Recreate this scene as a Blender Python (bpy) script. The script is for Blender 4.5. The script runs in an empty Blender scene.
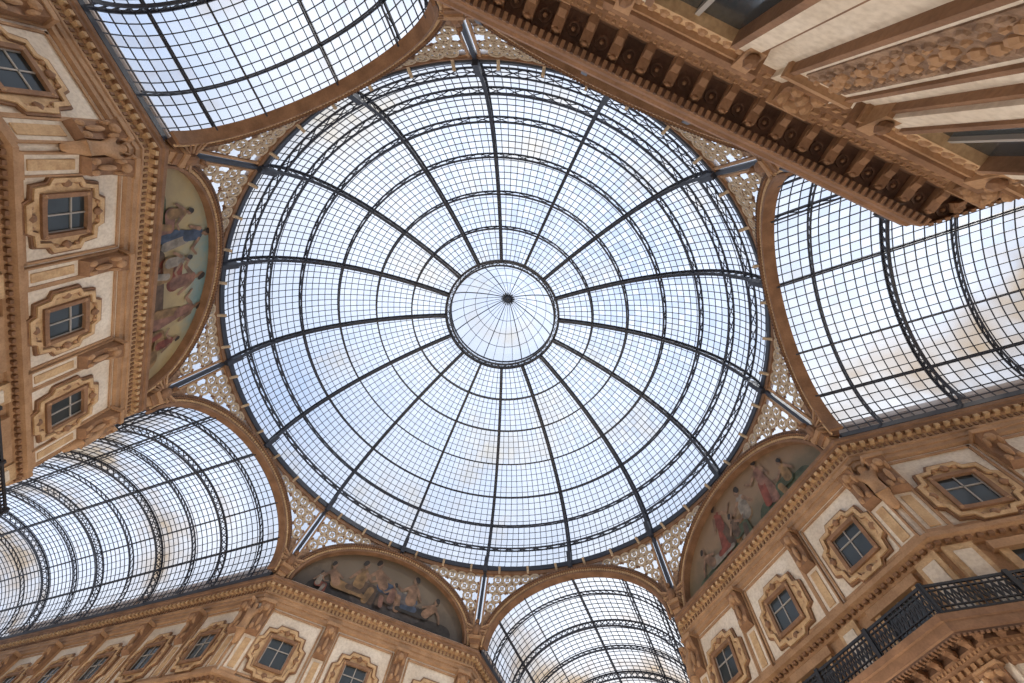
import bpy, math, random
import numpy as np
from mathutils import Vector, Matrix
random.seed(7)
sc=bpy.context.scene
COL=bpy.context.collection
sc.view_settings.view_transform='Standard'
sc.view_settings.look='None'

A=18.45; HS=A*math.tan(math.radians(22.5)); L=40.0
K22=math.tan(math.radians(22.5))
ZS=23.0       # springing of arches
RD=18.85; ZR=28.8; RL=5.3; ZL=40.8

# ------------------------------------------------------------------ materials
def new_mat(name):
    m=bpy.data.materials.new(name); m.use_nodes=True
    nt=m.node_tree
    for n in list(nt.nodes):
        if n.type!='OUTPUT_MATERIAL': nt.nodes.remove(n)
    return m,nt,nt.nodes['Material Output']
def stone(name,c1,c2,scale=1.2,rough=.75,bump=.25,fine=14.0,c3=None):
    m,nt,out=new_mat(name); N=nt.nodes.new; K=nt.links.new
    b=N('ShaderNodeBsdfPrincipled'); b.inputs['Roughness'].default_value=rough
    tc=N('ShaderNodeTexCoord')
    n1=N('ShaderNodeTexNoise'); n1.inputs['Scale'].default_value=scale; n1.inputs['Detail'].default_value=6
    n2=N('ShaderNodeTexNoise'); n2.inputs['Scale'].default_value=fine; n2.inputs['Detail'].default_value=4
    K(tc.outputs['Object'],n1.inputs['Vector']); K(tc.outputs['Object'],n2.inputs['Vector'])
    r=N('ShaderNodeValToRGB'); r.color_ramp.elements[0].position=.35; r.color_ramp.elements[1].position=.65
    r.color_ramp.elements[0].color=(*c1,1); r.color_ramp.elements[1].color=(*c2,1)
    K(n1.outputs['Fac'],r.inputs['Fac'])
    mx=N('ShaderNodeMixRGB'); mx.blend_type='MULTIPLY'; mx.inputs['Fac'].default_value=.4
    r2=N('ShaderNodeValToRGB'); r2.color_ramp.elements[0].position=.3; r2.color_ramp.elements[1].position=.6
    r2.color_ramp.elements[0].color=(.55,.5,.45,1); r2.color_ramp.elements[1].color=(1,1,1,1)
    K(n2.outputs['Fac'],r2.inputs['Fac']); K(r.outputs['Color'],mx.inputs['Color1']); K(r2.outputs['Color'],mx.inputs['Color2'])
    K(mx.outputs['Color'],b.inputs['Base Color'])
    bp=N('ShaderNodeBump'); bp.inputs['Strength'].default_value=bump; bp.inputs['Distance'].default_value=.03
    K(n2.outputs['Fac'],bp.inputs['Height']); K(bp.outputs['Normal'],b.inputs['Normal'])
    K(b.outputs['BSDF'],out.inputs['Surface'])
    return m
def plain(name,c,rough=.6,metal=0):
    m,nt,out=new_mat(name); b=nt.nodes.new('ShaderNodeBsdfPrincipled')
    b.inputs['Base Color'].default_value=(*c,1); b.inputs['Roughness'].default_value=rough; b.inputs['Metallic'].default_value=metal
    n=nt.nodes.new('ShaderNodeTexNoise'); n.inputs['Scale'].default_value=9
    bp=nt.nodes.new('ShaderNodeBump'); bp.inputs['Strength'].default_value=.1
    nt.links.new(n.outputs['Fac'],bp.inputs['Height']); nt.links.new(bp.outputs['Normal'],b.inputs['Normal'])
    nt.links.new(b.outputs['BSDF'],out.inputs['Surface']); return m
cream=stone('cream_plaster',(.66,.57,.46),(.78,.70,.59),.6,.85,.1,8)
tan=stone('tan_stone',(.34,.195,.10),(.45,.27,.145),1.5)
brown=stone('brown_stone',(.20,.105,.054),(.29,.158,.084),1.5)
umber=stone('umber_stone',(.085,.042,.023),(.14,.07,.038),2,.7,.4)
gold=stone('ochre_stucco',(.47,.30,.155),(.61,.42,.235),3)
stucco=stone('pale_stucco',(.44,.34,.23),(.56,.45,.32),3)
relief=stone('relief_stucco',(.17,.10,.06),(.36,.235,.15),5,.8,.8,18)
iron=plain('dark_iron',(.032,.036,.050),.5)
barm=plain('glazing_iron',(.075,.082,.108),.5)
black=plain('black_iron',(.014,.014,.017),.45)
white=plain('grey_window_bar',(.34,.31,.28),.6)
wglass=plain('window_glass',(.03,.038,.042),.12)
floor_m=stone('marble_floor',(.50,.45,.42),(.62,.58,.55),.4,.3,.02,3)
extm=stone('exterior_render',(.62,.50,.38),(.74,.64,.52),.3,.9,.1,4)
extd=stone('exterior_dark',(.30,.22,.17),(.38,.30,.24),.3,.9,.1,4)

def glassmat(name,tint=(.88,.92,.98),dirt=(.84,.74,.58),amount=.45,lo=.52,hi=.80,scale=.13,rnd=.04):
    m,nt,out=new_mat(name); N=nt.nodes.new; K=nt.links.new
    tc=N('ShaderNodeTexCoord'); at=N('ShaderNodeAttribute'); at.attribute_name='pane'
    n=N('ShaderNodeTexNoise'); n.inputs['Scale'].default_value=scale; n.inputs['Detail'].default_value=4; n.inputs['Roughness'].default_value=.55
    K(tc.outputs['Object'],n.inputs['Vector'])
    ad=N('ShaderNodeMath'); ad.operation='MULTIPLY_ADD'; K(at.outputs['Fac'],ad.inputs[0]); ad.inputs[1].default_value=rnd; K(n.outputs['Fac'],ad.inputs[2])
    r=N('ShaderNodeValToRGB'); e=r.color_ramp.elements; e[0].position=lo; e[0].color=(*tint,1); e[1].position=hi; e[1].color=(*dirt,1)
    K(ad.outputs[0],r.inputs['Fac'])
    t=N('ShaderNodeBsdfTransparent'); K(r.outputs['Color'],t.inputs['Color'])
    tr=N('ShaderNodeBsdfTranslucent'); K(r.outputs['Color'],tr.inputs['Color'])
    mx=N('ShaderNodeMixShader')
    mf=N('ShaderNodeMath'); mf.operation='MULTIPLY_ADD'; K(at.outputs['Fac'],mf.inputs[0]); mf.inputs[1].default_value=.3; mf.inputs[2].default_value=amount-.12
    K(mf.outputs[0],mx.inputs['Fac']); K(t.outputs[0],mx.inputs[1]); K(tr.outputs[0],mx.inputs[2])
    K(mx.outputs[0],out.inputs['Surface'])
    return m
glass=glassmat('roof_glass',amount=.32,lo=.56,hi=.78)
vglass=glassmat('vault_glass',amount=.28,tint=(.93,.95,.98),dirt=(.60,.46,.32),lo=.53,hi=.70,scale=.12)

# ------------------------------------------------------------------ mesh builder
class MB:
    def __init__(s): s.v=[]; s.f=[]; s.m=[]; s.mats=[]
    def mi(s,mat):
        if mat not in s.mats: s.mats.append(mat)
        return s.mats.index(mat)
    def quad(s,a,b,c,d,mat):
        i=len(s.v); s.v+= [tuple(a),tuple(b),tuple(c),tuple(d)]; s.f.append((i,i+1,i+2,i+3)); s.m.append(s.mi(mat))
    def poly(s,pts,mat):
        i=len(s.v); s.v+=[tuple(p) for p in pts]; s.f.append(tuple(range(i,i+len(pts)))); s.m.append(s.mi(mat))
    def hexa(s,p,mat):
        i=len(s.v); s.v+=[tuple(q) for q in p]; k=s.mi(mat)
        for f in ((0,3,2,1),(4,5,6,7),(0,1,5,4),(1,2,6,5),(2,3,7,6),(3,0,4,7)):
            s.f.append(tuple(i+j for j in f)); s.m.append(k)
    def beam(s,a,b,w,h,up,mat):
        a=Vector(a); b=Vector(b); d=(b-a)
        if d.length<1e-6: return
        d.normalize(); up=Vector(up); x=d.cross(up)
        if x.length<1e-6: x=d.orthogonal()
        x.normalize(); y=x.cross(d); x*=w/2; y*=h/2
        s.hexa([a-x-y,a+x-y,a+x+y,a-x+y,b-x-y,b+x-y,b+x+y,b-x+y],mat)
    def prism(s,front,back,mat,caps=True):
        i=len(s.v); n=len(front); s.v+=[tuple(p) for p in front]+[tuple(p) for p in back]; k=s.mi(mat)
        for j in range(n):
            q=(j+1)%n; s.f.append((i+j,i+q,i+n+q,i+n+j)); s.m.append(k)
        if caps:
            s.f.append(tuple(i+j for j in range(n))); s.m.append(k)
            s.f.append(tuple(i+n+j for j in reversed(range(n)))); s.m.append(k)
    def ringprism(s,fo,fi,bo,bi,mat):
        i=len(s.v); n=len(fo); k=s.mi(mat)
        for l in (fo,fi,bo,bi): s.v+=[tuple(p) for p in l]
        for j in range(n):
            q=(j+1)%n
            s.f+=[(i+j,i+q,i+n+q,i+n+j),(i+j,i+q,i+2*n+q,i+2*n+j),(i+n+j,i+n+q,i+3*n+q,i+3*n+j)]; s.m+=[k]*3
    def blob(s,c,rx,ry,rz,mat,ax=None,seg=8,rings=5):
        i=len(s.v); k=s.mi(mat); c=Vector(c)
        if ax is None: ax=(Vector((1,0,0)),Vector((0,1,0)),Vector((0,0,1)))
        for a in range(rings+1):
            th=math.pi*a/rings
            for b in range(seg):
                ph=2*math.pi*b/seg
                s.v.append(tuple(c+ax[0]*rx*math.sin(th)*math.cos(ph)+ax[1]*ry*math.sin(th)*math.sin(ph)+ax[2]*rz*math.cos(th)))
        for a in range(rings):
            for b in range(seg):
                q=(b+1)%seg
                s.f.append((i+a*seg+b,i+a*seg+q,i+(a+1)*seg+q,i+(a+1)*seg+b)); s.m.append(k)
    def mesh(s,name,pane=False,smooth=False):
        me=bpy.data.meshes.new(name); me.from_pydata(s.v,[],s.f)
        for m in s.mats: me.materials.append(m)
        me.polygons.foreach_set('material_index',s.m)
        if pane:
            at=me.attributes.new('pane','FLOAT','FACE'); at.data.foreach_set('value',[random.random() for _ in s.f])
        if smooth: me.polygons.foreach_set('use_smooth',[True]*len(s.f))
        me.update(); return me
def obj(name,me,parent=None,rotz=0.):
    o=bpy.data.objects.new(name,me); COL.objects.link(o)
    if parent: o.parent=parent
    o.rotation_euler=(0,0,rotz); return o
def empty(name,rotz=0.):
    e=bpy.data.objects.new(name,None); COL.objects.link(e); e.rotation_euler=(0,0,rotz); return e

# ------------------------------------------------------------------ building (quadrant 45 deg)
c45=math.cos(math.pi/4)
class Frame:
    def __init__(s,O,t,n): s.O=Vector((*O,0)); s.t=Vector((*t,0)); s.n=Vector((*n,0))
    def P(s,a,p,z): return s.O+s.t*a+s.n*p+Vector((0,0,z))
    def box(s,mb,a0,a1,p0,p1,z0,z1,mat,p1b=None):
        q=p1 if p1b is None else p1b
        P=s.P
        mb.hexa([P(a0,p0,z0),P(a1,p0,z0),P(a1,q,z0),P(a0,q,z0),P(a0,p0,z1),P(a1,p0,z1),P(a1,p1,z1),P(a0,p1,z1)],mat)
DI=Frame((A*c45,A*c45),(-c45,c45),(-c45,-c45))
AA=Frame((A,HS),(1,0),(0,-1))
AB=Frame((HS,A),(0,1),(-1,0))
def pathpts(p,z):            # equal projection on every side
    x=A-K22*p; y=HS-p
    return [Vector((A+L,y,z)),Vector((x,y,z)),Vector((y,x,z)),Vector((y,A+L,z))]
def pathlow(p,z):            # lower order: projects more on the octagon side than in the arms
    x=A-p; y=HS-K22*p
    return [Vector((A+L,y,z)),Vector((x,y,z)),Vector((y,x,z)),Vector((y,A+L,z))]
def mould(mb,prof,mat,path=pathpts):
    rows=[path(p,z) for p,z in prof]
    for i in range(len(rows)-1):
        for j in range(3):
            mb.quad(rows[i][j],rows[i][j+1],rows[i+1][j+1],rows[i+1][j],mat)
def ranges(p,low=False):
    if low: return [(DI,-HS+p*K22,HS-p*K22,1.),(AA,-p,L,K22),(AB,-p,L,K22)]
    return [(DI,-HS-p*K22,HS+p*K22,1.),(AA,-p*K22,L,1.),(AB,-p*K22,L,1.)]
def teeth(mb,sp,w,p0,p1,z0,z1,mat,p1b=None,low=False):
    for F,a,b,k in ranges(p1,low):
        n=max(1,int(round((b-a)/sp))); d=(b-a)/n
        for i in range(n):
            c=a+(i+.5)*d; F.box(mb,c-w/2,c+w/2,p0*k,p1*k,z0,z1,mat,None if p1b is None else p1b*k)

WIN=[(DI,0),(DI,5.02),(DI,-5.02)]
PIL=[(DI,2.51),(DI,-2.51),(DI,7.05),(DI,-7.05)]
for F in (AA,AB):
    for i in range(8):
        WIN.append((F,2.75+4.8*i)); PIL.append((F,.58 if i==0 else 2.75+4.8*i-2.4))

BL=.85
w=MB()
for z0,z1,p,mat,pf in ((16.1,ZS,0,cream,pathpts),(12.9,16.1,0,tan,pathpts),(0,12.4,BL,cream,pathlow)):
    mould(w,[(p,z0),(p,z1)],mat,pf)
pp=pathpts(0,ZS); w.poly(pp+[Vector((A+L,A+L,ZS))],extd)
me_wall=w.mesh('masonry_walls')

e=MB()
mould(e,[(0,20.85),(.14,20.95),(.14,21.2),(.2,21.22),(.2,21.45),(.26,21.5),(.26,21.6)],tan)
mould(e,[(.26,21.6),(.12,21.66),(.12,22.05)],gold)
mould(e,[(.12,22.05),(.22,22.1),(.22,22.2)],tan)
mould(e,[(.22,22.2),(.42,22.24),(.42,22.4),(.5,22.45),(.5,22.65),(0,22.75)],brown)
mould(e,[(0,22.75),(0,23.0)],tan)
teeth(e,.42,.2,.1,.4,22.05,22.22,gold)
teeth(e,.28,.12,.1,.19,21.74,21.94,brown)
mould(e,[(0,15.85),(.1,15.9),(.1,16.1),(.3,16.2),(.38,16.25),(.38,16.45),(0,16.55)],tan)
teeth(e,.36,.18,.05,.26,16.02,16.16,brown)
# big balcony cornice : outer lower edge z 12.4, p 1.94
Z=12.4
mould(e,[(BL,Z-.78),(BL+.08,Z-.74),(BL+.08,Z-.52),(BL+.16,Z-.48),(BL+.16,Z-.30),(BL+.25,Z-.24),(BL+.32,Z-.05)],brown,pathlow)
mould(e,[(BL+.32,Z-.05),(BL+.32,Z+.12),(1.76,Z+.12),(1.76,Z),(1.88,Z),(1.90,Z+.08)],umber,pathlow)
mould(e,[(1.90,Z+.08),(1.94,Z+.12),(1.94,Z+.42),(2.0,Z+.46),(2.0,Z+.68),(0,Z+.70)],brown,pathlow)
teeth(e,.16,.08,1.75,1.91,Z-.05,Z+.02,brown,None,True)
teeth(e,.26,.14,BL,BL+.24,Z-.48,Z-.32,tan,None,True)
teeth(e,.15,.07,BL+.1,BL+.31,Z-.22,Z-.13,tan,None,True)
teeth(e,.22,.10,BL,BL+.12,Z-.72,Z-.56,tan,None,True)
for F,a,b,k in ranges(1.6,True):
    n=int((b-a)/.62); d=(b-a)/n
    for i in range(n):
        c=a+(i+.5)*d
        F.box(e,c-.11,c+.11,(BL+.28)*k,1.70*k,Z-.04,Z+.13,brown,1.62*k)
        F.box(e,c-.08,c+.08,(BL+.28)*k,1.45*k,Z-.12,Z-.02,brown,1.30*k)
        e.blob(F.P(c,1.64*k,Z+.0),.06,.10,.06,brown,(F.n,F.t,Vector((0,0,1))),6,4)
        if k==1.:
            cc=c+d/2; T=np.linspace(0,2*math.pi,9)[:-1]
            g=lambda r,z:[F.P(cc+r*math.cos(t),1.48+r*math.sin(t),z) for t in T]
            e.ringprism(g(.14,Z+.08),g(.10,Z+.08),g(.14,Z+.12),g(.10,Z+.12),umber)
            e.blob(F.P(cc,1.48,Z+.09),.05,.05,.04,brown,None,6,4)
mould(e,[(BL,4.6),(BL+.3,4.8),(BL+.3,5.1),(BL,5.2)],tan,pathlow)
me_ent=e.mesh('cornices_and_mouldings')

# windows + frames
OUT=[(-.62,1.72),(.62,1.72),(.78,1.42),(1.32,1.38),(1.42,.78),(1.72,.62),(1.72,-.62),(1.42,-.78),(1.32,-1.38),(.78,-1.42),(.62,-1.72),(-.62,-1.72),(-.78,-1.42),(-1.32,-1.38),(-1.42,-.78),(-1.72,-.62),(-1.72,.62),(-1.42,.78),(-1.32,1.38),(-.78,1.42)]
OUT=[(x*.96,y*.96) for x,y in OUT]
def to_rect(pt,hw,hh):
    x,y=pt; s=min(hw/abs(x) if x else 9e9,hh/abs(y) if y else 9e9); return (x*s,y*s)
wi=MB(); wg=MB()
def layer(F,cs,cz,o,i,p0,p1,mat,pi=None):
    fo=[F.P(cs+x,p1,cz+y) for x,y in o]; fi=[F.P(cs+x,p1 if pi is None else pi,cz+y) for x,y in i]
    bo=[F.P(cs+x,p0,cz+y) for x,y in o]; bi=[F.P(cs+x,p0,cz+y) for x,y in i]
    wi.ringprism(fo,fi,bo,bi,mat)
def sc2(o,k): return [(x*k,y*k) for x,y in o]
for F,s in WIN:
    cz=18.3
    r=[to_rect(q,.74,.80) for q in OUT]; r2=[to_rect(q,.92,.98) for q in OUT]
    layer(F,s,cz,OUT,sc2(OUT,.93),0,.12,brown)
    layer(F,s,cz,sc2(OUT,.93),sc2(OUT,.82),0,.20,gold)
    layer(F,s,cz,sc2(OUT,.82),sc2(OUT,.78),0,.10,brown)
    layer(F,s,cz,sc2(OUT,.78),r2,0,.08,gold)
    layer(F,s,cz,r2,r,0,.20,brown)
    for ang in (45,135,225,315):
        x=1.17*math.cos(math.radians(ang)); y=1.17*math.sin(math.radians(ang))
        wi.blob(F.P(s+x,.12,cz+y),.12,.12,.12,tan,None,6,4)
    for x,y in ((0,1.32),(0,-1.32),(1.32,0),(-1.32,0)):
        wi.blob(F.P(s+x,.12,cz+y),.2,.12,.2,brown,(F.t,F.n,Vector((0,0,1))),8,4)
        for q in (-.42,.42):
            wi.blob(F.P(s+x+(q if x==0 else 0),.10,cz+y+(q if y==0 else 0)),.11,.1,.11,tan,(F.t,F.n,Vector((0,0,1))),7,4)
    wg.quad(F.P(s-.8,.03,cz-.88),F.P(s+.8,.03,cz-.88),F.P(s+.8,.03,cz+.88),F.P(s-.8,.03,cz+.88),wglass)
    F.box(wi,s-.03,s+.03,.03,.08,cz-.82,cz+.82,white); F.box(wi,s-.74,s+.74,.03,.08,cz+.2,cz+.25,white)
    for q in (-.74,.69): F.box(wi,s+q,s+q+.05,.03,.07,cz-.82,cz+.82,white)
    hw=2.0 if F is not DI or s==0 else 1.85
    c=s if abs(s)<1 or F is not DI else s-math.copysign(.1,s)
    if F is not DI and s<3: c=s+.05; hw=1.75
    for a0,a1,z0,z1 in ((c-hw,c+hw,20.62,20.74),(c-hw,c+hw,16.7,16.82),(c-hw,c-hw+.11,16.7,20.74),(c+hw-.11,c+hw,16.7,20.74)):
        F.box(wi,a0,a1,0,.07,z0,z1,tan)
    # balcony storey window
    F.box(wi,s-1.15,s-.85,0,.18,13.1,15.5,gold); F.box(wi,s+.85,s+1.15,0,.18,13.1,15.5,gold); F.box(wi,s-1.3,s+1.3,0,.28,15.4,15.75,tan)
    wg.quad(F.P(s-.85,.02,13.1),F.P(s+.85,.02,13.1),F.P(s+.85,.02,15.4),F.P(s-.85,.02,15.4),wglass)
    F.box(wi,s-.04,s+.04,.02,.08,13.1,15.4,white)
    # lower storey window, deep surround
    k=1. if F is DI else K22
    b=BL*k; D=.15
    if F is DI and s!=0: s=math.copysign(4.9,s)
    for q in (-1,1):
        F.box(wi,s+q*1.02-.18,s+q*1.02+.18,b,b+.22,5.6,10.6+D,cream)
        F.box(wi,s+q*.80-.06,s+q*.80+.06,b,b+.28,5.6,10.5+D,brown)
        F.box(wi,s+q*1.24-.06,s+q*1.24+.06,b,b+.14,5.6,10.7+D,brown)
        F.box(wi,s+q*1.16-.15,s+q*1.16+.15,b,b+.40,10.3+D,10.95+D,tan,b+.22)
        wi.blob(F.P(s+q*1.16,b+.34,10.45+D),.12,.14,.16,brown,None,7,5)
    F.box(wi,s-1.25,s+1.25,b,b+.2,10.5+D,10.85+D,gold); F.box(wi,s-1.5,s+1.5,b,b+.42,10.95+D,11.1+D,brown,b+.36); F.box(wi,s-1.4,s+1.4,b,b+.3,10.85+D,10.96+D,tan)
    for i in range(-4,5): wi.blob(F.P(s+i*.24,b+.2,10.68+D),.10,.07,.12,tan,(F.t,F.n,Vector((0,0,1))),6,4)
    wg.quad(F.P(s-.8,b+.02,5.6),F.P(s+.8,b+.02,5.6),F.P(s+.8,b+.02,10.5+D),F.P(s-.8,b+.02,10.5+D),wglass)
    F.box(wi,s-.04,s+.04,b,b+.1,5.6,10.5+D,white)
    for z in (7.2,8.8): F.box(wi,s-.8,s+.8,b,b+.08,z,z+.08,white)
    F.box(wi,s-1.4,s+1.4,b,b+.4,5.3,5.6,tan)
me_win=wi.mesh('window_surrounds'); me_wg=wg.mesh('window_panes')

pl=MB()
def console(F,s,zt,w0,top,bot,h,base,mat,mat2):
    prof=[(base,zt),(base+top,zt),(base+top,zt-.12*h),(base+top*.8,zt-.3*h),(base+top*.5,zt-.45*h),(base+bot*1.1,zt-.6*h),(base+bot*1.3,zt-.8*h),(base+bot*1.4,zt-.92*h),(base+bot*.5,zt-h),(base,zt-h)]
    pl.prism([F.P(s-w0/2,p,z) for p,z in prof],[F.P(s+w0/2,p,z) for p,z in prof],mat)
    F.box(pl,s-w0*.62,s+w0*.62,base,base+top+.06,zt-.1*h,zt,mat2)
    ax=(F.t,F.n,Vector((0,0,1)))
    pl.blob(F.P(s,base+top*.85,zt-.24*h),w0*.3,.16,.11*h,mat2,ax)
    for q in (-1,1):
        pl.blob(F.P(s+q*w0*.34,base+top*.6,zt-.3*h),w0*.17,.2,.13*h,mat2,ax)
        pl.blob(F.P(s+q*w0*.3,base+bot*1.2,zt-.82*h),w0*.2,.14,.1*h,mat2,ax)
    pl.blob(F.P(s,base+bot*1.6,zt-.62*h),w0*.16,.14,.2*h,mat2,ax)
for F,s in PIL:
    F.box(pl,s-.42,s+.42,0,.10,16.55,20.9,cream)
    F.box(pl,s-.46,s-.38,0,.14,16.55,20.9,tan); F.box(pl,s+.38,s+.46,0,.14,16.55,20.9,tan)
    F.box(pl,s-.2,s+.2,.08,.15,16.9,18.6,gold)
    F.box(pl,s-.5,s+.5,0,.2,16.5,16.75,tan)
    console(F,s,20.9,.74,.58,.26,2.1,.08,brown,tan)
    F.box(pl,s-.5,s+.5,0,.2,13.1,15.9,gold); F.box(pl,s-.3,s+.3,.18,.26,13.4,15.6,cream)
    k=1. if F is DI else K22
    b=BL*k
    if F is DI: s=s if abs(s)<3 else math.copysign(6.6,s)
    F.box(pl,s-.58,s+.58,b,b+.12,5.2,11.7,cream)
    F.box(pl,s-.60,s-.50,b,b+.18,5.2,10.9,brown); F.box(pl,s+.50,s+.60,b,b+.18,5.2,10.9,brown)
    F.box(pl,s-.38,s+.38,b+.06,b+.15,5.6,10.7,relief)
    ax=(F.t,F.n,Vector((0,0,1)))
    z=5.8; rr=random.Random(3)
    while z<10.6:
        pl.blob(F.P(s+rr.uniform(-.12,.12),b+.15,z),.11,.09,.12,tan,ax,7,4)
        for q in (-1,1):
            pl.blob(F.P(s+q*rr.uniform(.2,.28),b+.14,z+.1),.08,.07,.10,relief,ax,6,4)
            pl.blob(F.P(s+q*rr.uniform(.1,.2),b+.14,z+.2),.06,.07,.07,tan,ax,6,4)
        z+=.25
    F.box(pl,s-.66,s+.66,b,b+.24,10.85,11.0,tan)
    console(F,s,11.75,.7,.34,.14,.78,b+.08,brown,tan)
me_pil=pl.mesh('pilasters_and_consoles')

# railing
ra=MB(); ZB=13.08
P0=pathlow(1.80,0)
for i in range(3):
    a,b=P0[i],P0[i+1]; d=b-a; n=int(d.length/.20)
    for z,h in ((ZB+.08,.07),(ZB+1.02,.09),(ZB+.84,.04),(ZB+.26,.04)):
        ra.beam(a+Vector((0,0,z)),b+Vector((0,0,z)),.07,h,(0,0,1),black)
    for k in range(n+1):
        q=a+d*(k/n); ra.beam(q+Vector((0,0,ZB)),q+Vector((0,0,ZB+1.0)),.06,.04,d,black)
        if k<n:
            q2=a+d*((k+1)/n)
            ra.beam(q+Vector((0,0,ZB+.28)),q2+Vector((0,0,ZB+.82)),.045,.045,(0,0,1),black)
            ra.beam(q2+Vector((0,0,ZB+.28)),q+Vector((0,0,ZB+.82)),.045,.045,(0,0,1),black)
    m=int(d.length/2.5)
    for k in range(m+1):
        q=a+d*(k/m); ra.beam(q+Vector((0,0,ZB)),q+Vector((0,0,ZB+1.12)),.16,.16,d,black)
me_rail=ra.mesh('balcony_railing')

ex=MB()
def attic(pm,z0,z1,mat):
    q=[pathpts(pm,z)for z in (z0,z1)]
    for j in range(3): ex.quad(q[0][j],q[0][j+1],q[1][j+1],q[1][j],mat)
attic(-3.2,ZS,27.6,extm)
tp=pathpts(-3.2,27.6); ex.poly(tp+[Vector((A+L,A+L,27.6))],extd)
for F in (AA,AB):
    for i in range(15):
        s=3.5+2.4*i; F.box(ex,s-.45,s+.45,-3.3,-3.12,24.4,26.6,wglass); F.box(ex,s-.6,s+.6,-3.3,-3.05,26.6,26.8,white)
    F.box(ex,1.5,L,-3.3,-2.8,27.4,27.7,extd)
me_ext=ex.mesh('attic_storey')

def skin_mesh(name,pts,edges,rad,mat,sub=2):
    me=bpy.data.meshes.new(name+'_skel'); me.from_pydata(pts,edges,[])
    o=bpy.data.objects.new(name+'_skel',me); COL.objects.link(o)
    o.modifiers.new('skin','SKIN')
    for i,r in enumerate(rad):
        sv=me.skin_vertices[0].data[i]; sv.radius=(r,r) if not isinstance(r,tuple) else r
    me.skin_vertices[0].data[0].use_root=True
    ss=o.modifiers.new('sub','SUBSURF'); ss.levels=sub; ss.render_levels=sub
    dg=bpy.context.evaluated_depsgraph_get(); dg.update()
    m2=bpy.data.meshes.new_from_object(o.evaluated_get(dg)); m2.name=name
    bpy.data.objects.remove(o); m2.materials.clear(); m2.materials.append(mat)
    m2.polygons.foreach_set('use_smooth',[True]*len(m2.polygons)); return m2
pts=[(0,.25,0),(0,.3,.45),(0,.28,.85),(0,.25,1.1),(0,.3,1.3),(0,.34,1.5),
     (.3,.25,.9),(.52,.3,1.2),(.4,.35,1.6),(.25,.38,1.75),(-.3,.25,.9),(-.52,.3,1.2),(-.4,.35,1.6),(-.25,.38,1.75),(0,.15,-.6),(0,.1,-1.2)]
edges=[(0,1),(1,2),(2,3),(3,4),(4,5),(2,6),(6,7),(7,8),(8,9),(2,10),(10,11),(11,12),(12,13),(0,14),(14,15)]
rad=[.32,.28,.32,.13,.2,.17,.16,.13,.1,.08,.16,.13,.1,.08,.28,.16]
me_cary=skin_mesh('caryatid_figure',pts,edges,rad,tan)

for q in range(4):
    E=empty('arcade_building',q*math.pi/2)
    for nm,me in (('masonry_walls',me_wall),('cornices_and_mouldings',me_ent),('window_surrounds',me_win),('window_panes',me_wg),('pilasters_and_consoles',me_pil),('balcony_railing',me_rail),('attic_storey',me_ext)):
        obj(nm,me,E)
    for a in (22.5,67.5):
        o=obj('caryatid_figure',me_cary,E); r=A/math.cos(math.radians(22.5)); aa=math.radians(a)
        o.location=(r*math.cos(aa),r*math.sin(aa),19.2); fa=math.radians(67.5 if a<45 else 22.5)
        o.rotation_euler=(0,0,fa+math.pi/2); o.scale=(.95,.95,.95)

# ------------------------------------------------------------------ arches (8 sides)
W=6.75; RISE=4.55
def ell(w,r,t): return (w*math.cos(t),ZS+r*math.sin(t))
NA=48
ar=MB(); SF=Frame((A,0),(0,1),(-1,0))
def archband(w0,r0,w1,r1,p0,p1,mat):
    for i in range(NA):
        t0=math.pi*i/NA; t1=math.pi*(i+1)/NA
        a=[ell(w0,r0,t0),ell(w0,r0,t1),ell(w1,r1,t1),ell(w1,r1,t0)]
        ar.hexa([SF.P(x,p0,z) for x,z in a]+[SF.P(x,p1,z) for x,z in a],mat)
archband(W,RISE,W+.16,RISE+.16,-.5,.12,brown)
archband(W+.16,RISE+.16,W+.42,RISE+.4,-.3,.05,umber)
archband(W+.42,RISE+.4,W+.62,RISE+.58,-.3,.2,brown)
for i in range(110):
    t=math.pi*(i+.5)/110; x,z=ell(W+.3,RISE+.29,t); ar.blob(SF.P(x,.06,z),.08,.1,.11,gold,None,6,4)
    x,z=ell(W+.52,RISE+.5,t); ar.blob(SF.P(x,.2,z),.06,.1,.08,umber,None,6,3)
me_arch=ar.mesh('arch_archivolt')

def pend(phi,v):
    off=22.5-abs(phi)
    s=A*math.tan(math.radians(off))
    w=W+.62; r=RISE+.58
    z=ZS+r*math.sqrt(max(0,1-(s/w)**2))
    rad=A/math.cos(math.radians(off)); a=math.radians(phi)
    p0=Vector((rad*math.cos(a),rad*math.sin(a),z)); p1=Vector(((RD-.10)*math.cos(a),(RD-.10)*math.sin(a),ZR-.25))
    return p0.lerp(p1,v)
pe=MB(); pg=MB()
NP=36
for i in range(NP):
    f0=-22.5+45*i/NP; f1=-22.5+45*(i+1)/NP
    for j in range(6):
        pg.quad(pend(f0,j/6),pend(f1,j/6),pend(f1,(j+1)/6),pend(f0,(j+1)/6),glass)
def inw(p):
    d=Vector((-p.x,-p.y,0)); d.normalize(); return d
def strip(fn,n,w,h,mat):
    for i in range(n):
        a=fn(i/n); b=fn((i+1)/n); pe.beam(a+inw(a)*.06,b+inw(b)*.06,w,h,inw(a),mat)
for i in range(NP):
    f0=-22.5+45*i/NP; f1=-22.5+45*(i+1)/NP
    for g,wd in ((0,.32),(1,.35)):
        a=pend(f0,g); b=pend(f1,g)
        if abs(f0)<19.9 or g==1: pe.beam(a+inw(a)*.05,b+inw(b)*.05,wd*.9,.12,inw(a),brown)
strip(lambda u: pend(0,.25+.75*u),8,.22,.24,iron)
strip(lambda u: pend(.9,.1+.85*u),8,.14,.14,tan); strip(lambda u: pend(-.9,.1+.85*u),8,.14,.14,tan)
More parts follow.
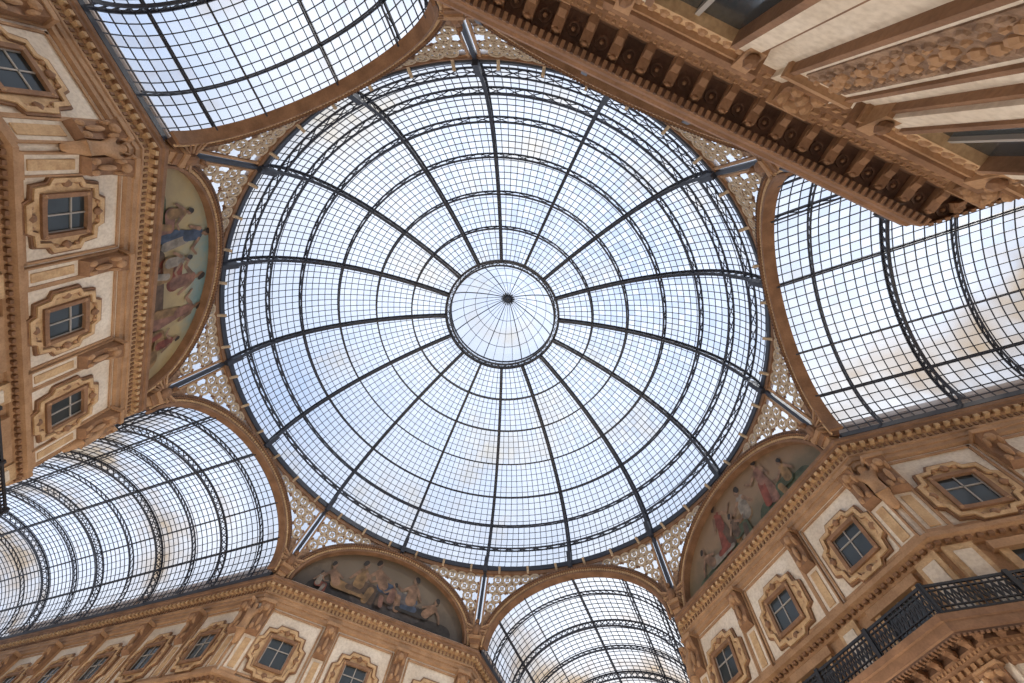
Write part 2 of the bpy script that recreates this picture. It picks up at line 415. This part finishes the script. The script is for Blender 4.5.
for i in range(12):
    f0=-2.6+5.2*i/12; f1=-2.6+5.2*(i+1)/12
    for j in range(4):
        v0=.28*j/4; v1=.28*(j+1)/4
        pe.quad(pend(f0,v0)+inw(pend(f0,v0))*.04,pend(f1,v0)+inw(pend(f1,v0))*.04,pend(f1,v1)+inw(pend(f1,v1))*.04,pend(f0,v1)+inw(pend(f0,v1))*.04,relief)
def annulus(c,n,R,r,mat,th=.08):
    n=n.normalized(); x=n.cross(Vector((0,0,1))).normalized(); y=n.cross(x)
    T=np.linspace(0,2*math.pi,15)[:-1]
    mk=lambda rr,o:[c+x*rr*math.cos(t)+y*rr*math.sin(t)+n*o for t in T]
    pe.ringprism(mk(R,th),mk(r,th),mk(R,0),mk(r,0),mat)
z=24.6; row=0
while z<28.6:
    for k in range(-12,13):
        arc=(k+(.5 if row%2 else 0))*.78
        phi=math.degrees(arc/18.9)
        if abs(phi)<1.3 or abs(phi)>21: continue
        a=pend(phi,0); b=pend(phi,1)
        if b.z-a.z<.5: continue
        v=(z-a.z)/(b.z-a.z)
        mg=.30/(b.z-a.z)
        if v<mg or v>1-mg: continue
        c=pend(phi,v); nn=inw(c); d=(b-a).normalized(); n2=(nn-d*nn.dot(d))
        annulus(c,n2,.42,.27,stucco); annulus(c,n2,.15,.05,stucco)
        for t in range(4):
            g=t*math.pi/2+.785; x=n2.normalized().cross(Vector((0,0,1))).normalized(); y=n2.normalized().cross(x)
            pe.beam(c+(x*math.cos(g)+y*math.sin(g))*.12+nn*.04,c+(x*math.cos(g)+y*math.sin(g))*.31+nn*.04,.05,.05,nn,stucco)
            pe.beam(c+(x*math.cos(g)+y*math.sin(g))*.38+nn*.03,c+(x*math.cos(g)+y*math.sin(g))*.56+nn*.03,.24,.05,nn,brown)
    z+=.68; row+=1
vx=A/math.cos(math.radians(22.5))
def bb(x,y,z,rx,ry,rz,m=tan): pe.blob((vx-x,y,z),rx,ry,rz,m,None,10,6)
for k,(p,hw,z0,z1) in enumerate(((.75,.5,23.3,23.5),(.6,.42,23.0,23.3),(.45,.35,22.75,23.0))):
    pe.hexa([(vx+.1,-hw,z0),(vx+.1,hw,z0),(vx-p,hw*.8,z0),(vx-p,-hw*.8,z0),(vx+.1,-hw,z1),(vx+.1,hw,z1),(vx-p-.06,hw*.9,z1),(vx-p-.06,-hw*.9,z1)],brown if k%2 else tan)
bb(.65,0,23.95,.3,.3,.48,brown); bb(.85,0,24.5,.18,.16,.2,brown); bb(1.05,0,24.48,.14,.06,.06,brown)
for q in (-1,1):
    for j in range(5):
        pe.beam((vx-.55,q*.2,24.2-.09*j),(vx-.5+.06*j,q*(1.05-.1*j),24.65-.28*j),.13,.06,(1,0,0),brown if j%2 else tan)
me_pend=pe.mesh('ornamental_tracery'); me_pg=pg.mesh('tracery_glass',pane=True)

drum=empty('dome_drum')
for k in range(8):
    obj('arch_archivolt',me_arch,drum,k*math.pi/4)
for k in range(8):
    p=empty('pendentive_spandrel',math.radians(22.5+45*k))
    obj('ornamental_tracery',me_pend,p); obj('tracery_glass',me_pg,p)

rg=MB()
def ringprof(prof,mat,n=128):
    for i in range(n):
        a0=2*math.pi*i/n; a1=2*math.pi*(i+1)/n
        for (r0,z0),(r1,z1) in zip(prof[:-1],prof[1:]):
            rg.quad((r0*math.cos(a0),r0*math.sin(a0),z0),(r0*math.cos(a1),r0*math.sin(a1),z0),(r1*math.cos(a1),r1*math.sin(a1),z1),(r1*math.cos(a0),r1*math.sin(a0),z1),mat)
O=.25
ringprof([(18.75+O,28.3),(18.5+O,28.35),(18.5+O,28.5),(18.42+O,28.55),(18.42+O,28.68)],tan)
ringprof([(18.42+O,28.68),(18.30+O,28.7),(18.30+O,29.1),(18.6+O,29.15),(18.8+O,29.15)],iron)
for i in range(48):
    a=2*math.pi*(i+.5)/48; u=Vector((math.cos(a),math.sin(a),0))
    rg.beam(u*(18.5+O)+Vector((0,0,28.45)),u*(17.95+O)+Vector((0,0,28.80)),.17,.14,(0,0,1),stucco)
obj('ring_cornice',rg.mesh('ring_cornice'),drum)

# ------------------------------------------------------------------ dome
B=(ZL-ZR)/math.sqrt(1-(RL/RD)**2); TL=math.degrees(math.acos(RL/RD))
def dp(a,t,off=0.):
    tt=math.radians(t); r=RD*math.cos(tt); z=B*math.sin(tt)
    nx=math.cos(tt)/RD; nz=math.sin(tt)/B; l=math.hypot(nx,nz); nx/=l; nz/=l
    r+=off*nx; z+=off*nz
    return Vector((r*math.cos(a),r*math.sin(a),ZR+z))
def dn(a,t):
    return (dp(a,t,1)-dp(a,t,0)).normalized()
RT=[0,9,18.5,29.5,41.5,53,63.5,TL]
PER=[14,14,12,12,10,8,6]
gl=MB(); br=MB()
for b in range(7):
    t0,t1=RT[b],RT[b+1]; length=(dp(0,t0)-dp(0,t1)).length; nh=max(3,int(round(length/.56))); n=PER[b]*16
    for i in range(n):
        a0=2*math.pi*i/n; a1=2*math.pi*(i+1)/n
        for j in range(nh):
            u0=t0+(t1-t0)*j/nh; u1=t0+(t1-t0)*(j+1)/nh
            gl.quad(dp(a0,u0,.06),dp(a1,u0,.06),dp(a1,u1,.06),dp(a0,u1,.06),glass)
            br.beam(dp(a0,u0),dp(a0,u1),.05,.04,dn(a0,u0),barm)
            if j>0: br.beam(dp(a0,u0),dp(a1,u0),.045,.04,dn(a0,u0),barm)
dome=empty('glass_dome')
obj('glass_panes',gl.mesh('glass_panes',pane=True),dome); obj('glazing_bars',br.mesh('glazing_bars'),dome)
ri=MB()
D=.60
for k in range(16):
    a=math.radians(22.5*k); ts=np.linspace(0,TL,25)
    for i in range(24):
        t0,t1=ts[i],ts[i+1]
        ri.beam(dp(a,t0,-.02),dp(a,t1,-.02),.22,.08,dn(a,t0),iron)
        ri.beam(dp(a,t0,-D),dp(a,t1,-D),.22,.08,dn(a,t0),iron)
        ri.beam(dp(a,t0,-D),dp(a,t1,0),.06,.06,dn(a,t0),iron); ri.beam(dp(a,t0,0),dp(a,t1,-D),.06,.06,dn(a,t0),iron)
    u=Vector((math.cos(a),math.sin(a),0))
    ri.beam(u*18.5+Vector((0,0,28.4)),u*18.15+Vector((0,0,29.6)),.32,.35,u,iron)
obj('dome_ribs',ri.mesh('dome_ribs'),dome)
pu=MB()
for b,t in enumerate(RT[1:-1]):
    n=128; d=.45
    nw=[96,96,80,64,48,32][b]
    for i in range(n):
        a0=2*math.pi*i/n; a1=2*math.pi*(i+1)/n
        pu.beam(dp(a0,t,0),dp(a1,t,0),.10,.10,dn(a0,t),iron)
        pu.beam(dp(a0,t,-d),dp(a1,t,-d),.13,.08,dn(a0,t),iron)
    for i in range(nw):
        a0=2*math.pi*i/nw; a1=2*math.pi*(i+1)/nw
        pu.beam(dp(a0,t,0),dp(a1,t,-d),.05,.05,(0,0,1),iron); pu.beam(dp(a0,t,-d),dp(a1,t,0),.05,.05,(0,0,1),iron)
obj('ring_purlins',pu.mesh('ring_purlins'),dome)
la=MB(); lg=MB()
def hoop(r,z,w,h,mat,n=64):
    for i in range(n):
        a0=2*math.pi*i/n; a1=2*math.pi*(i+1)/n
        la.beam((r*math.cos(a0),r*math.sin(a0),z),(r*math.cos(a1),r*math.sin(a1),z),w,h,(0,0,1),mat)
hoop(5.3,40.7,.20,.3,iron); hoop(4.9,40.6,.14,.2,iron); hoop(4.98,41.4,.12,.12,iron)
for i in range(48):
    a=2*math.pi*i/48; u=Vector((math.cos(a),math.sin(a),0)); a2=2*math.pi*(i+1)/48; u2=Vector((math.cos(a2),math.sin(a2),0))
    la.beam(u*5.3+Vector((0,0,40.7)),u2*4.9+Vector((0,0,40.6)),.05,.05,(0,0,1),iron)
    la.beam(u2*5.3+Vector((0,0,40.7)),u*4.9+Vector((0,0,40.6)),.05,.05,(0,0,1),iron)
    la.beam(u*5.1+Vector((0,0,40.7)),u*4.98+Vector((0,0,41.4)),.05,.05,u,barm)
    lg.quad(u*5.15+Vector((0,0,40.7)),u2*5.15+Vector((0,0,40.7)),u2*5.02+Vector((0,0,41.4)),u*5.02+Vector((0,0,41.4)),glass)
def lp(a,t,o=0):
    q=t/90.; r=5.0*(1-q)**.8; z=41.4+(46.7-41.4)*q**.8; return Vector((r*math.cos(a),r*math.sin(a),z+o))
for i in range(32):
    a=2*math.pi*i/32; a1=2*math.pi*(i+1)/32
    for j in range(9):
        t0=10*j; t1=10*(j+1)
        lg.quad(lp(a,t0,.05),lp(a1,t0,.05),lp(a1,t1,.05),lp(a,t1,.05),glass)
        la.beam(lp(a,t0),lp(a,t1),.08 if i%4==0 else .035,.08,(0,0,1),iron if i%4==0 else barm)
        if j in (2,4,6): la.beam(lp(a,t0),lp(a1,t0),.04,.05,(0,0,1),barm)
for i in range(16):
    a=2*math.pi*i/16; la.beam((0,0,46.55),(.7*math.cos(a),.7*math.sin(a),46.3),.12,.1,(0,0,1),iron)
la.blob((0,0,46.4),.38,.38,.35,iron,None,12,6)
obj('lantern_frame',la.mesh('lantern_frame'),dome); obj('lantern_glass',lg.mesh('lantern_glass',pane=True),dome)

# ------------------------------------------------------------------ barrel vaults
VW=7.25; VR=5.0; NS=36
def vp(x,t,o=0):
    tt=math.pi*t; nx=math.cos(tt)/VW; nz=math.sin(tt)/VR; l=math.hypot(nx,nz)
    return Vector((x,VW*math.cos(tt)+o*nx/l,22.85+VR*math.sin(tt)+o*nz/l))
tt=np.linspace(0,1,2001); pts_=np.array([vp(0,t) for t in tt]); cl=np.concatenate([[0],np.cumsum(np.linalg.norm(np.diff(pts_,axis=0),axis=1))])
TP=[float(np.interp(cl[-1]*i/NS,cl,tt)) for i in range(NS+1)]
vg=MB(); vb=MB(); vr=MB()
X0=A+.3; NX=78; dx=L/NX
for j in range(NS):
    for i in range(0,NX):
        vg.quad(vp(X0+i*dx,TP[j],.06),vp(X0+(i+1)*dx,TP[j],.06),vp(X0+(i+1)*dx,TP[j+1],.06),vp(X0+i*dx,TP[j+1],.06),vglass)
for j in range(1,NS):
    vb.beam(vp(X0,TP[j]),vp(X0+L,TP[j]),.045,.045,vp(0,TP[j],1)-vp(0,TP[j],0),iron)
for i in range(NX+1):
    for j in range(NS):
        vb.beam(vp(X0+i*dx,TP[j]),vp(X0+i*dx,TP[j+1]),.04,.045,vp(0,TP[j],1)-vp(0,TP[j],0),iron)
i=0; x=X0+2.0
while x<A+L:
    heavy=(i%2==1)
    d=.55 if heavy else .32
    for j in range(NS):
        up=vp(0,TP[j],1)-vp(0,TP[j],0)
        vr.beam(vp(x,TP[j],-.05),vp(x,TP[j+1],-.05),.16 if heavy else .08,.08,up,iron)
        vr.beam(vp(x,TP[j],-d),vp(x,TP[j+1],-d),.16 if heavy else .07,.08,up,iron)
        vr.beam(vp(x,TP[j],-.05),vp(x,TP[j+1],-d),.05,.05,up,iron)
        if heavy: vr.beam(vp(x,TP[j],-d),vp(x,TP[j+1],-.05),.05,.05,up,iron)
    x+=3.3 if heavy else 3.6; i+=1
for j in (5,10,18,26,31):
    up=vp(0,TP[j],1)-vp(0,TP[j],0)
    vr.beam(vp(X0,TP[j],-.05),vp(X0+L,TP[j],-.05),.10,.12,up,iron)
    vr.beam(vp(X0,TP[j],-.36),vp(X0+L,TP[j],-.36),.08,.07,up,iron)
    for i in range(int(L/.8)):
        vr.beam(vp(X0+i*.8,TP[j],-.05 if i%2 else -.36),vp(X0+i*.8+.8,TP[j],-.36 if i%2 else -.05),.04,.04,up,iron)
for q in (-1,1):
    vr.beam((X0,q*7.35,22.85),(X0+L,q*7.35,22.85),.4,.3,(0,0,1),iron)
for j in range(4,NS-3,2):
    p=vp(A+L,TP[j]); vr.beam((A+L,p.y,22.8),p,.1,.1,(1,0,0),iron)
me_vg=vg.mesh('vault_glass',pane=True); me_vb=vb.mesh('vault_glazing_bars'); me_vr=vr.mesh('vault_ribs')
for k in range(4):
    E=empty('glass_barrel_vault',k*math.pi/2)
    obj('vault_glass',me_vg,E); obj('vault_glazing_bars',me_vb,E); obj('vault_ribs',me_vr,E)

# ------------------------------------------------------------------ murals in lunettes
def muralmat(name,sky1,sky2,ground):
    m,nt,out=new_mat(name); N=nt.nodes.new; K=nt.links.new
    tc=N('ShaderNodeTexCoord'); sp=N('ShaderNodeSeparateXYZ'); K(tc.outputs['Object'],sp.inputs[0])
    n=N('ShaderNodeTexNoise'); n.inputs['Scale'].default_value=.55; n.inputs['Detail'].default_value=9; n.inputs['Roughness'].default_value=.7; K(tc.outputs['Object'],n.inputs['Vector'])
    ma=N('ShaderNodeMath'); ma.operation='MULTIPLY_ADD'; ma.inputs[1].default_value=4.5; K(n.outputs['Fac'],ma.inputs[0]); K(sp.outputs['Z'],ma.inputs[2])
    mr=N('ShaderNodeMapRange'); mr.inputs['From Min'].default_value=24.4; mr.inputs['From Max'].default_value=30.2; K(ma.outputs[0],mr.inputs['Value'])
    r=N('ShaderNodeValToRGB'); e=r.color_ramp.elements; e[0].color=(*ground,1); e[0].position=.1; e[1].color=(*sky1,1); e[1].position=.95
    x=e.new(.38); x.color=tuple((a+b)/2 for a,b in zip(ground,sky2))+(1,); x=e.new(.55); x.color=(*sky2,1)
    K(mr.outputs[0],r.inputs['Fac'])
    b=N('ShaderNodeBsdfPrincipled'); b.inputs['Roughness'].default_value=.6; K(r.outputs['Color'],b.inputs['Base Color'])
    v=N('ShaderNodeTexVoronoi'); v.inputs['Scale'].default_value=12; K(tc.outputs['Object'],v.inputs['Vector'])
    bp=N('ShaderNodeBump'); bp.inputs['Strength'].default_value=.2; K(v.outputs['Distance'],bp.inputs['Height']); K(bp.outputs[0],b.inputs['Normal'])
    K(b.outputs[0],out.inputs['Surface']); return m
pal={}
def pc(c):
    if c not in pal: pal[c]=stone('mosaic_tesserae_%d'%len(pal),tuple(v*.4 for v in c),tuple(v*.9 for v in c),1.8,.7,.2,5)
    return pal[c]
SK=(.34,.20,.12); RED=(.28,.075,.045); BLU=(.07,.10,.16); WHT=(.34,.29,.23); GRN=(.09,.11,.06); OCH=(.32,.19,.08); DRK=(.045,.035,.028); PNK=(.32,.16,.11); BRN=(.14,.085,.05)
def mural(azd,mat,items):
    mb=MB(); a=math.radians(azd)
    F=Frame((A*math.cos(a),A*math.sin(a)),(-math.sin(a),math.cos(a)),(-math.cos(a),-math.sin(a)))
    pts=[F.P(W*math.cos(math.pi*i/48)*1.01,-.35,ZS-.1+(RISE+.1)*math.sin(math.pi*i/48)*1.01) for i in range(49)]
    mb.poly(pts,mat)
    dep=[0]
    def cap(x0,z0,r0,x1,z1,r1,c):
        dep[0]+=1; p=-.345+.0025*dep[0]
        ang=math.atan2(z1-z0,x1-x0); P=[]
        for i in range(9):
            t=ang+math.pi/2+math.pi*i/8; P.append((x0+r0*math.cos(t),z0+r0*math.sin(t)))
        for i in range(9):
            t=ang-math.pi/2+math.pi*i/8; P.append((x1+r1*math.cos(t),z1+r1*math.sin(t)))
        mb.poly([F.P(x,p,z) for x,z in P],pc(c))
    def person(x,z,s,pose,robe,robe2,fl=1):
        k=lambda X,Z:(x+fl*X*s,z+Z*s)
        def c(a,ra,b,rb,col):
            A_=k(*a);B_=k(*b); cap(A_[0],A_[1],ra*s,B_[0],B_[1],rb*s,col)
        if pose=='stand':
            c((0,.95),.2,(-.1,.12),.26,robe); c((.1,.9),.15,(.22,.1),.16,robe2); c((0,1.4),.2,(0,.95),.19,robe)
            c((.18,1.45),.07,(.48,1.2),.055,SK); c((.48,1.2),.05,(.72,1.42),.04,SK); c((-.18,1.45),.07,(-.32,1.0),.05,SK)
            c((0,1.6),.06,(0,1.68),.06,SK); c((.01,1.8),.11,(.02,1.74),.1,SK); c((-.03,1.87),.1,(-.07,1.78),.08,DRK)
        elif pose=='sit':
            c((0,.35),.26,(.6,.4),.2,robe); c((.6,.4),.18,(.7,-.1),.12,robe); c((.55,.35),.14,(.45,-.12),.13,robe2); c((0,.95),.2,(0,.4),.22,robe2)
            c((.16,.95),.07,(.45,.7),.055,SK); c((.45,.7),.05,(.7,.85),.04,SK); c((-.16,.95),.07,(-.4,.55),.05,SK)
            c((0,1.15),.06,(0,1.22),.06,SK); c((.01,1.35),.11,(.02,1.29),.1,SK); c((-.03,1.42),.1,(-.08,1.32),.08,DRK)
        else:
            c((0,.25),.24,(.8,.2),.2,robe); c((.8,.2),.18,(1.4,.1),.1,robe); c((.6,.3),.14,(1.2,.25),.1,robe2); c((-.3,.7),.19,(0,.3),.2,SK)
            c((-.4,.75),.07,(-.65,.4),.06,SK); c((-.65,.4),.05,(-.75,.1),.05,SK); c((-.18,.75),.07,(.2,.6),.05,SK)
            c((-.36,.9),.06,(-.38,.95),.06,SK); c((-.4,1.1),.11,(-.39,1.03),.1,SK); c((-.44,1.17),.1,(-.48,1.07),.08,DRK)
    for it in items:
        if it[0]=='p': person(*it[1:])
        else: cap(*it[1:])
    o=obj('lunette_mosaic_mural',mb.mesh('lunette_mosaic_mural'))
mural(-135,muralmat('mural_a',(.15,.26,.27),(.38,.29,.14),(.22,.17,.10)),[('c',-5.2,23.5,.7,-3.5,23.4,.5,OCH),('c',2.8,23.4,.6,4.8,23.2,.6,GRN),('c',-1.8,23.6,.7,1.5,23.5,.6,BRN),('p',-.3,24.2,2.1,'sit',RED,PNK,1),('p',-2.5,23.7,1.9,'stand',PNK,OCH,1),('p',2.6,23.8,1.8,'stand',BLU,WHT,-1),('p',4.1,23.6,1.4,'sit',PNK,OCH,-1),('p',-4.3,23.6,1.4,'sit',OCH,RED,1),('p',1.2,23.7,1.5,'sit',OCH,WHT,-1)])
mural(135,muralmat('mural_b',(.13,.095,.058),(.15,.11,.07),(.05,.038,.028)),[('c',-5,23.3,.7,5,23.3,.7,DRK),('c',-2.5,24.0,.7,1.8,24.0,.8,(.10,.08,.07)),('p',.4,24.7,2.0,'recline',BLU,WHT,-1),('p',2.2,23.9,1.9,'sit',BRN,OCH,-1),('p',-2.0,24.1,1.9,'sit',(.16,.14,.14),SK,1),('p',-3.4,23.8,1.6,'recline',DRK,BLU,1),('p',3.8,23.7,1.6,'recline',OCH,BRN,-1),('p',5.0,23.3,.9,'sit',RED,WHT,-1),('p',-.5,23.8,1.3,'sit',BRN,PNK,1)])
mural(45,muralmat('mural_c',(.21,.135,.075),(.23,.15,.085),(.08,.08,.045)),[('c',-5,23.4,.6,-2,23.4,.9,GRN),('c',1,23.3,.6,5,23.2,.6,GRN),('p',-.4,24.0,2.0,'sit',OCH,WHT,1),('p',1.9,23.8,1.9,'stand',RED,BRN,-1),('p',-2.6,23.8,1.8,'stand',PNK,RED,1),('p',-4.2,23.6,1.4,'sit',GRN,OCH,1),('p',3.6,23.6,1.5,'recline',WHT,RED,-1),('p',.8,23.6,1.4,'sit',GRN,BRN,-1)])
mural(-45,muralmat('mural_d',(.30,.34,.32),(.45,.36,.24),(.20,.16,.10)),[('p',0,23.8,1.8,'sit',RED,WHT,1),('p',-2.5,23.6,1.6,'stand',BLU,OCH,1),('p',2.5,23.6,1.6,'stand',OCH,WHT,-1)])

# ------------------------------------------------------------------ floor and added fill lamps
fm=MB(); fm.quad((-62,-62,0),(62,-62,0),(62,62,0),(-62,62,0),floor_m); obj('floor',fm.mesh('floor'))
lm=MB()
T8=[2*math.pi*i/10 for i in range(10)]
prof=[(.35,0),(.35,.2),(.2,.3),(.12,.6),(.08,1.2),(.07,3.2),(.12,3.3),(.05,3.4)]
for (r0,z0),(r1,z1) in zip(prof[:-1],prof[1:]):
    for i in range(10):
        a,b=T8[i],T8[(i+1)%10]
        lm.quad((r0*math.cos(a),r0*math.sin(a),z0),(r0*math.cos(b),r0*math.sin(b),z0),(r1*math.cos(b),r1*math.sin(b),z1),(r1*math.cos(a),r1*math.sin(a),z1),black)
me_fill_post=lm.mesh('post')
fill_glow,nt,out=new_mat('fill_lamp_globe'); em=nt.nodes.new('ShaderNodeEmission'); em.inputs['Color'].default_value=(1,.85,.65,1); em.inputs['Strength'].default_value=6; nt.links.new(em.outputs[0],out.inputs['Surface'])  # glowing globe for the added fill lamps
gm=MB(); gm.blob((0,0,3.65),.25,.25,.28,fill_glow,None,16,10); me_globe=gm.mesh('globe',smooth=True)
LP=[(-4,4,2500),(-10,-8,1700),(-8,10,1600),(8,8,1700),(-30,0,2600),(0,-30,2000),(30,0,2600),(0,30,2400)]  # invented lamps below the view, added to brighten the facades
for x,y,pw in LP:
    E=empty('fill_lamp'); E.location=(x,y,0); obj('post',me_fill_post,E); obj('globe',me_globe,E)
    ld=bpy.data.lights.new('fill_light','POINT'); ld.energy=pw; ld.color=(1,.90,.77); ld.shadow_soft_size=.8
    lo=bpy.data.objects.new('fill_light',ld); COL.objects.link(lo); lo.parent=E; lo.location=(0,0,5.2)
sd=bpy.data.lights.new('sun','SUN'); sd.energy=2.4; sd.color=(1,.95,.88); sd.angle=math.radians(8)
so=bpy.data.objects.new('sun',sd); COL.objects.link(so)
dirv=Vector((-.75,.25,-1.0)); so.rotation_euler=dirv.to_track_quat('-Z','Y').to_euler(); so.location=(20,0,70)

# ------------------------------------------------------------------ world
wd=bpy.data.worlds.new('sky'); sc.world=wd; wd.use_nodes=True; nt=wd.node_tree; N=nt.nodes.new; K=nt.links.new
bg=nt.nodes['Background']; tc=N('ShaderNodeTexCoord'); n=N('ShaderNodeTexNoise'); n.inputs['Scale'].default_value=1.9; n.inputs['Detail'].default_value=5; n.inputs['Roughness'].default_value=.5
K(tc.outputs['Generated'],n.inputs['Vector']); r=N('ShaderNodeValToRGB'); e=r.color_ramp.elements
e[0].position=.36; e[0].color=(.52,.65,.90,1); e[1].position=.66; e[1].color=(.94,.96,1.0,1)
K(n.outputs['Fac'],r.inputs['Fac']); K(r.outputs['Color'],bg.inputs['Color']); bg.inputs['Strength'].default_value=1.22

# ------------------------------------------------------------------ camera
R=np.array([[.92330,.37237,.09413],[.31126,-.86901,.38464],[.22502,-.32584,-.91826]])
cam=bpy.data.cameras.new('camera'); cam.sensor_width=36; cam.lens=444.67*36/1024; cam.clip_end=500
co=bpy.data.objects.new('camera',cam); COL.objects.link(co)
U,_,Vt=np.linalg.svd(R); R=U@Vt
M=Matrix([[R[0][0],R[1][0],R[2][0],9.5507],[R[0][1],R[1][1],R[2][1],-11.2276],[R[0][2],R[1][2],R[2][2],1.6],[0,0,0,1]])
co.matrix_world=M
sc.camera=co
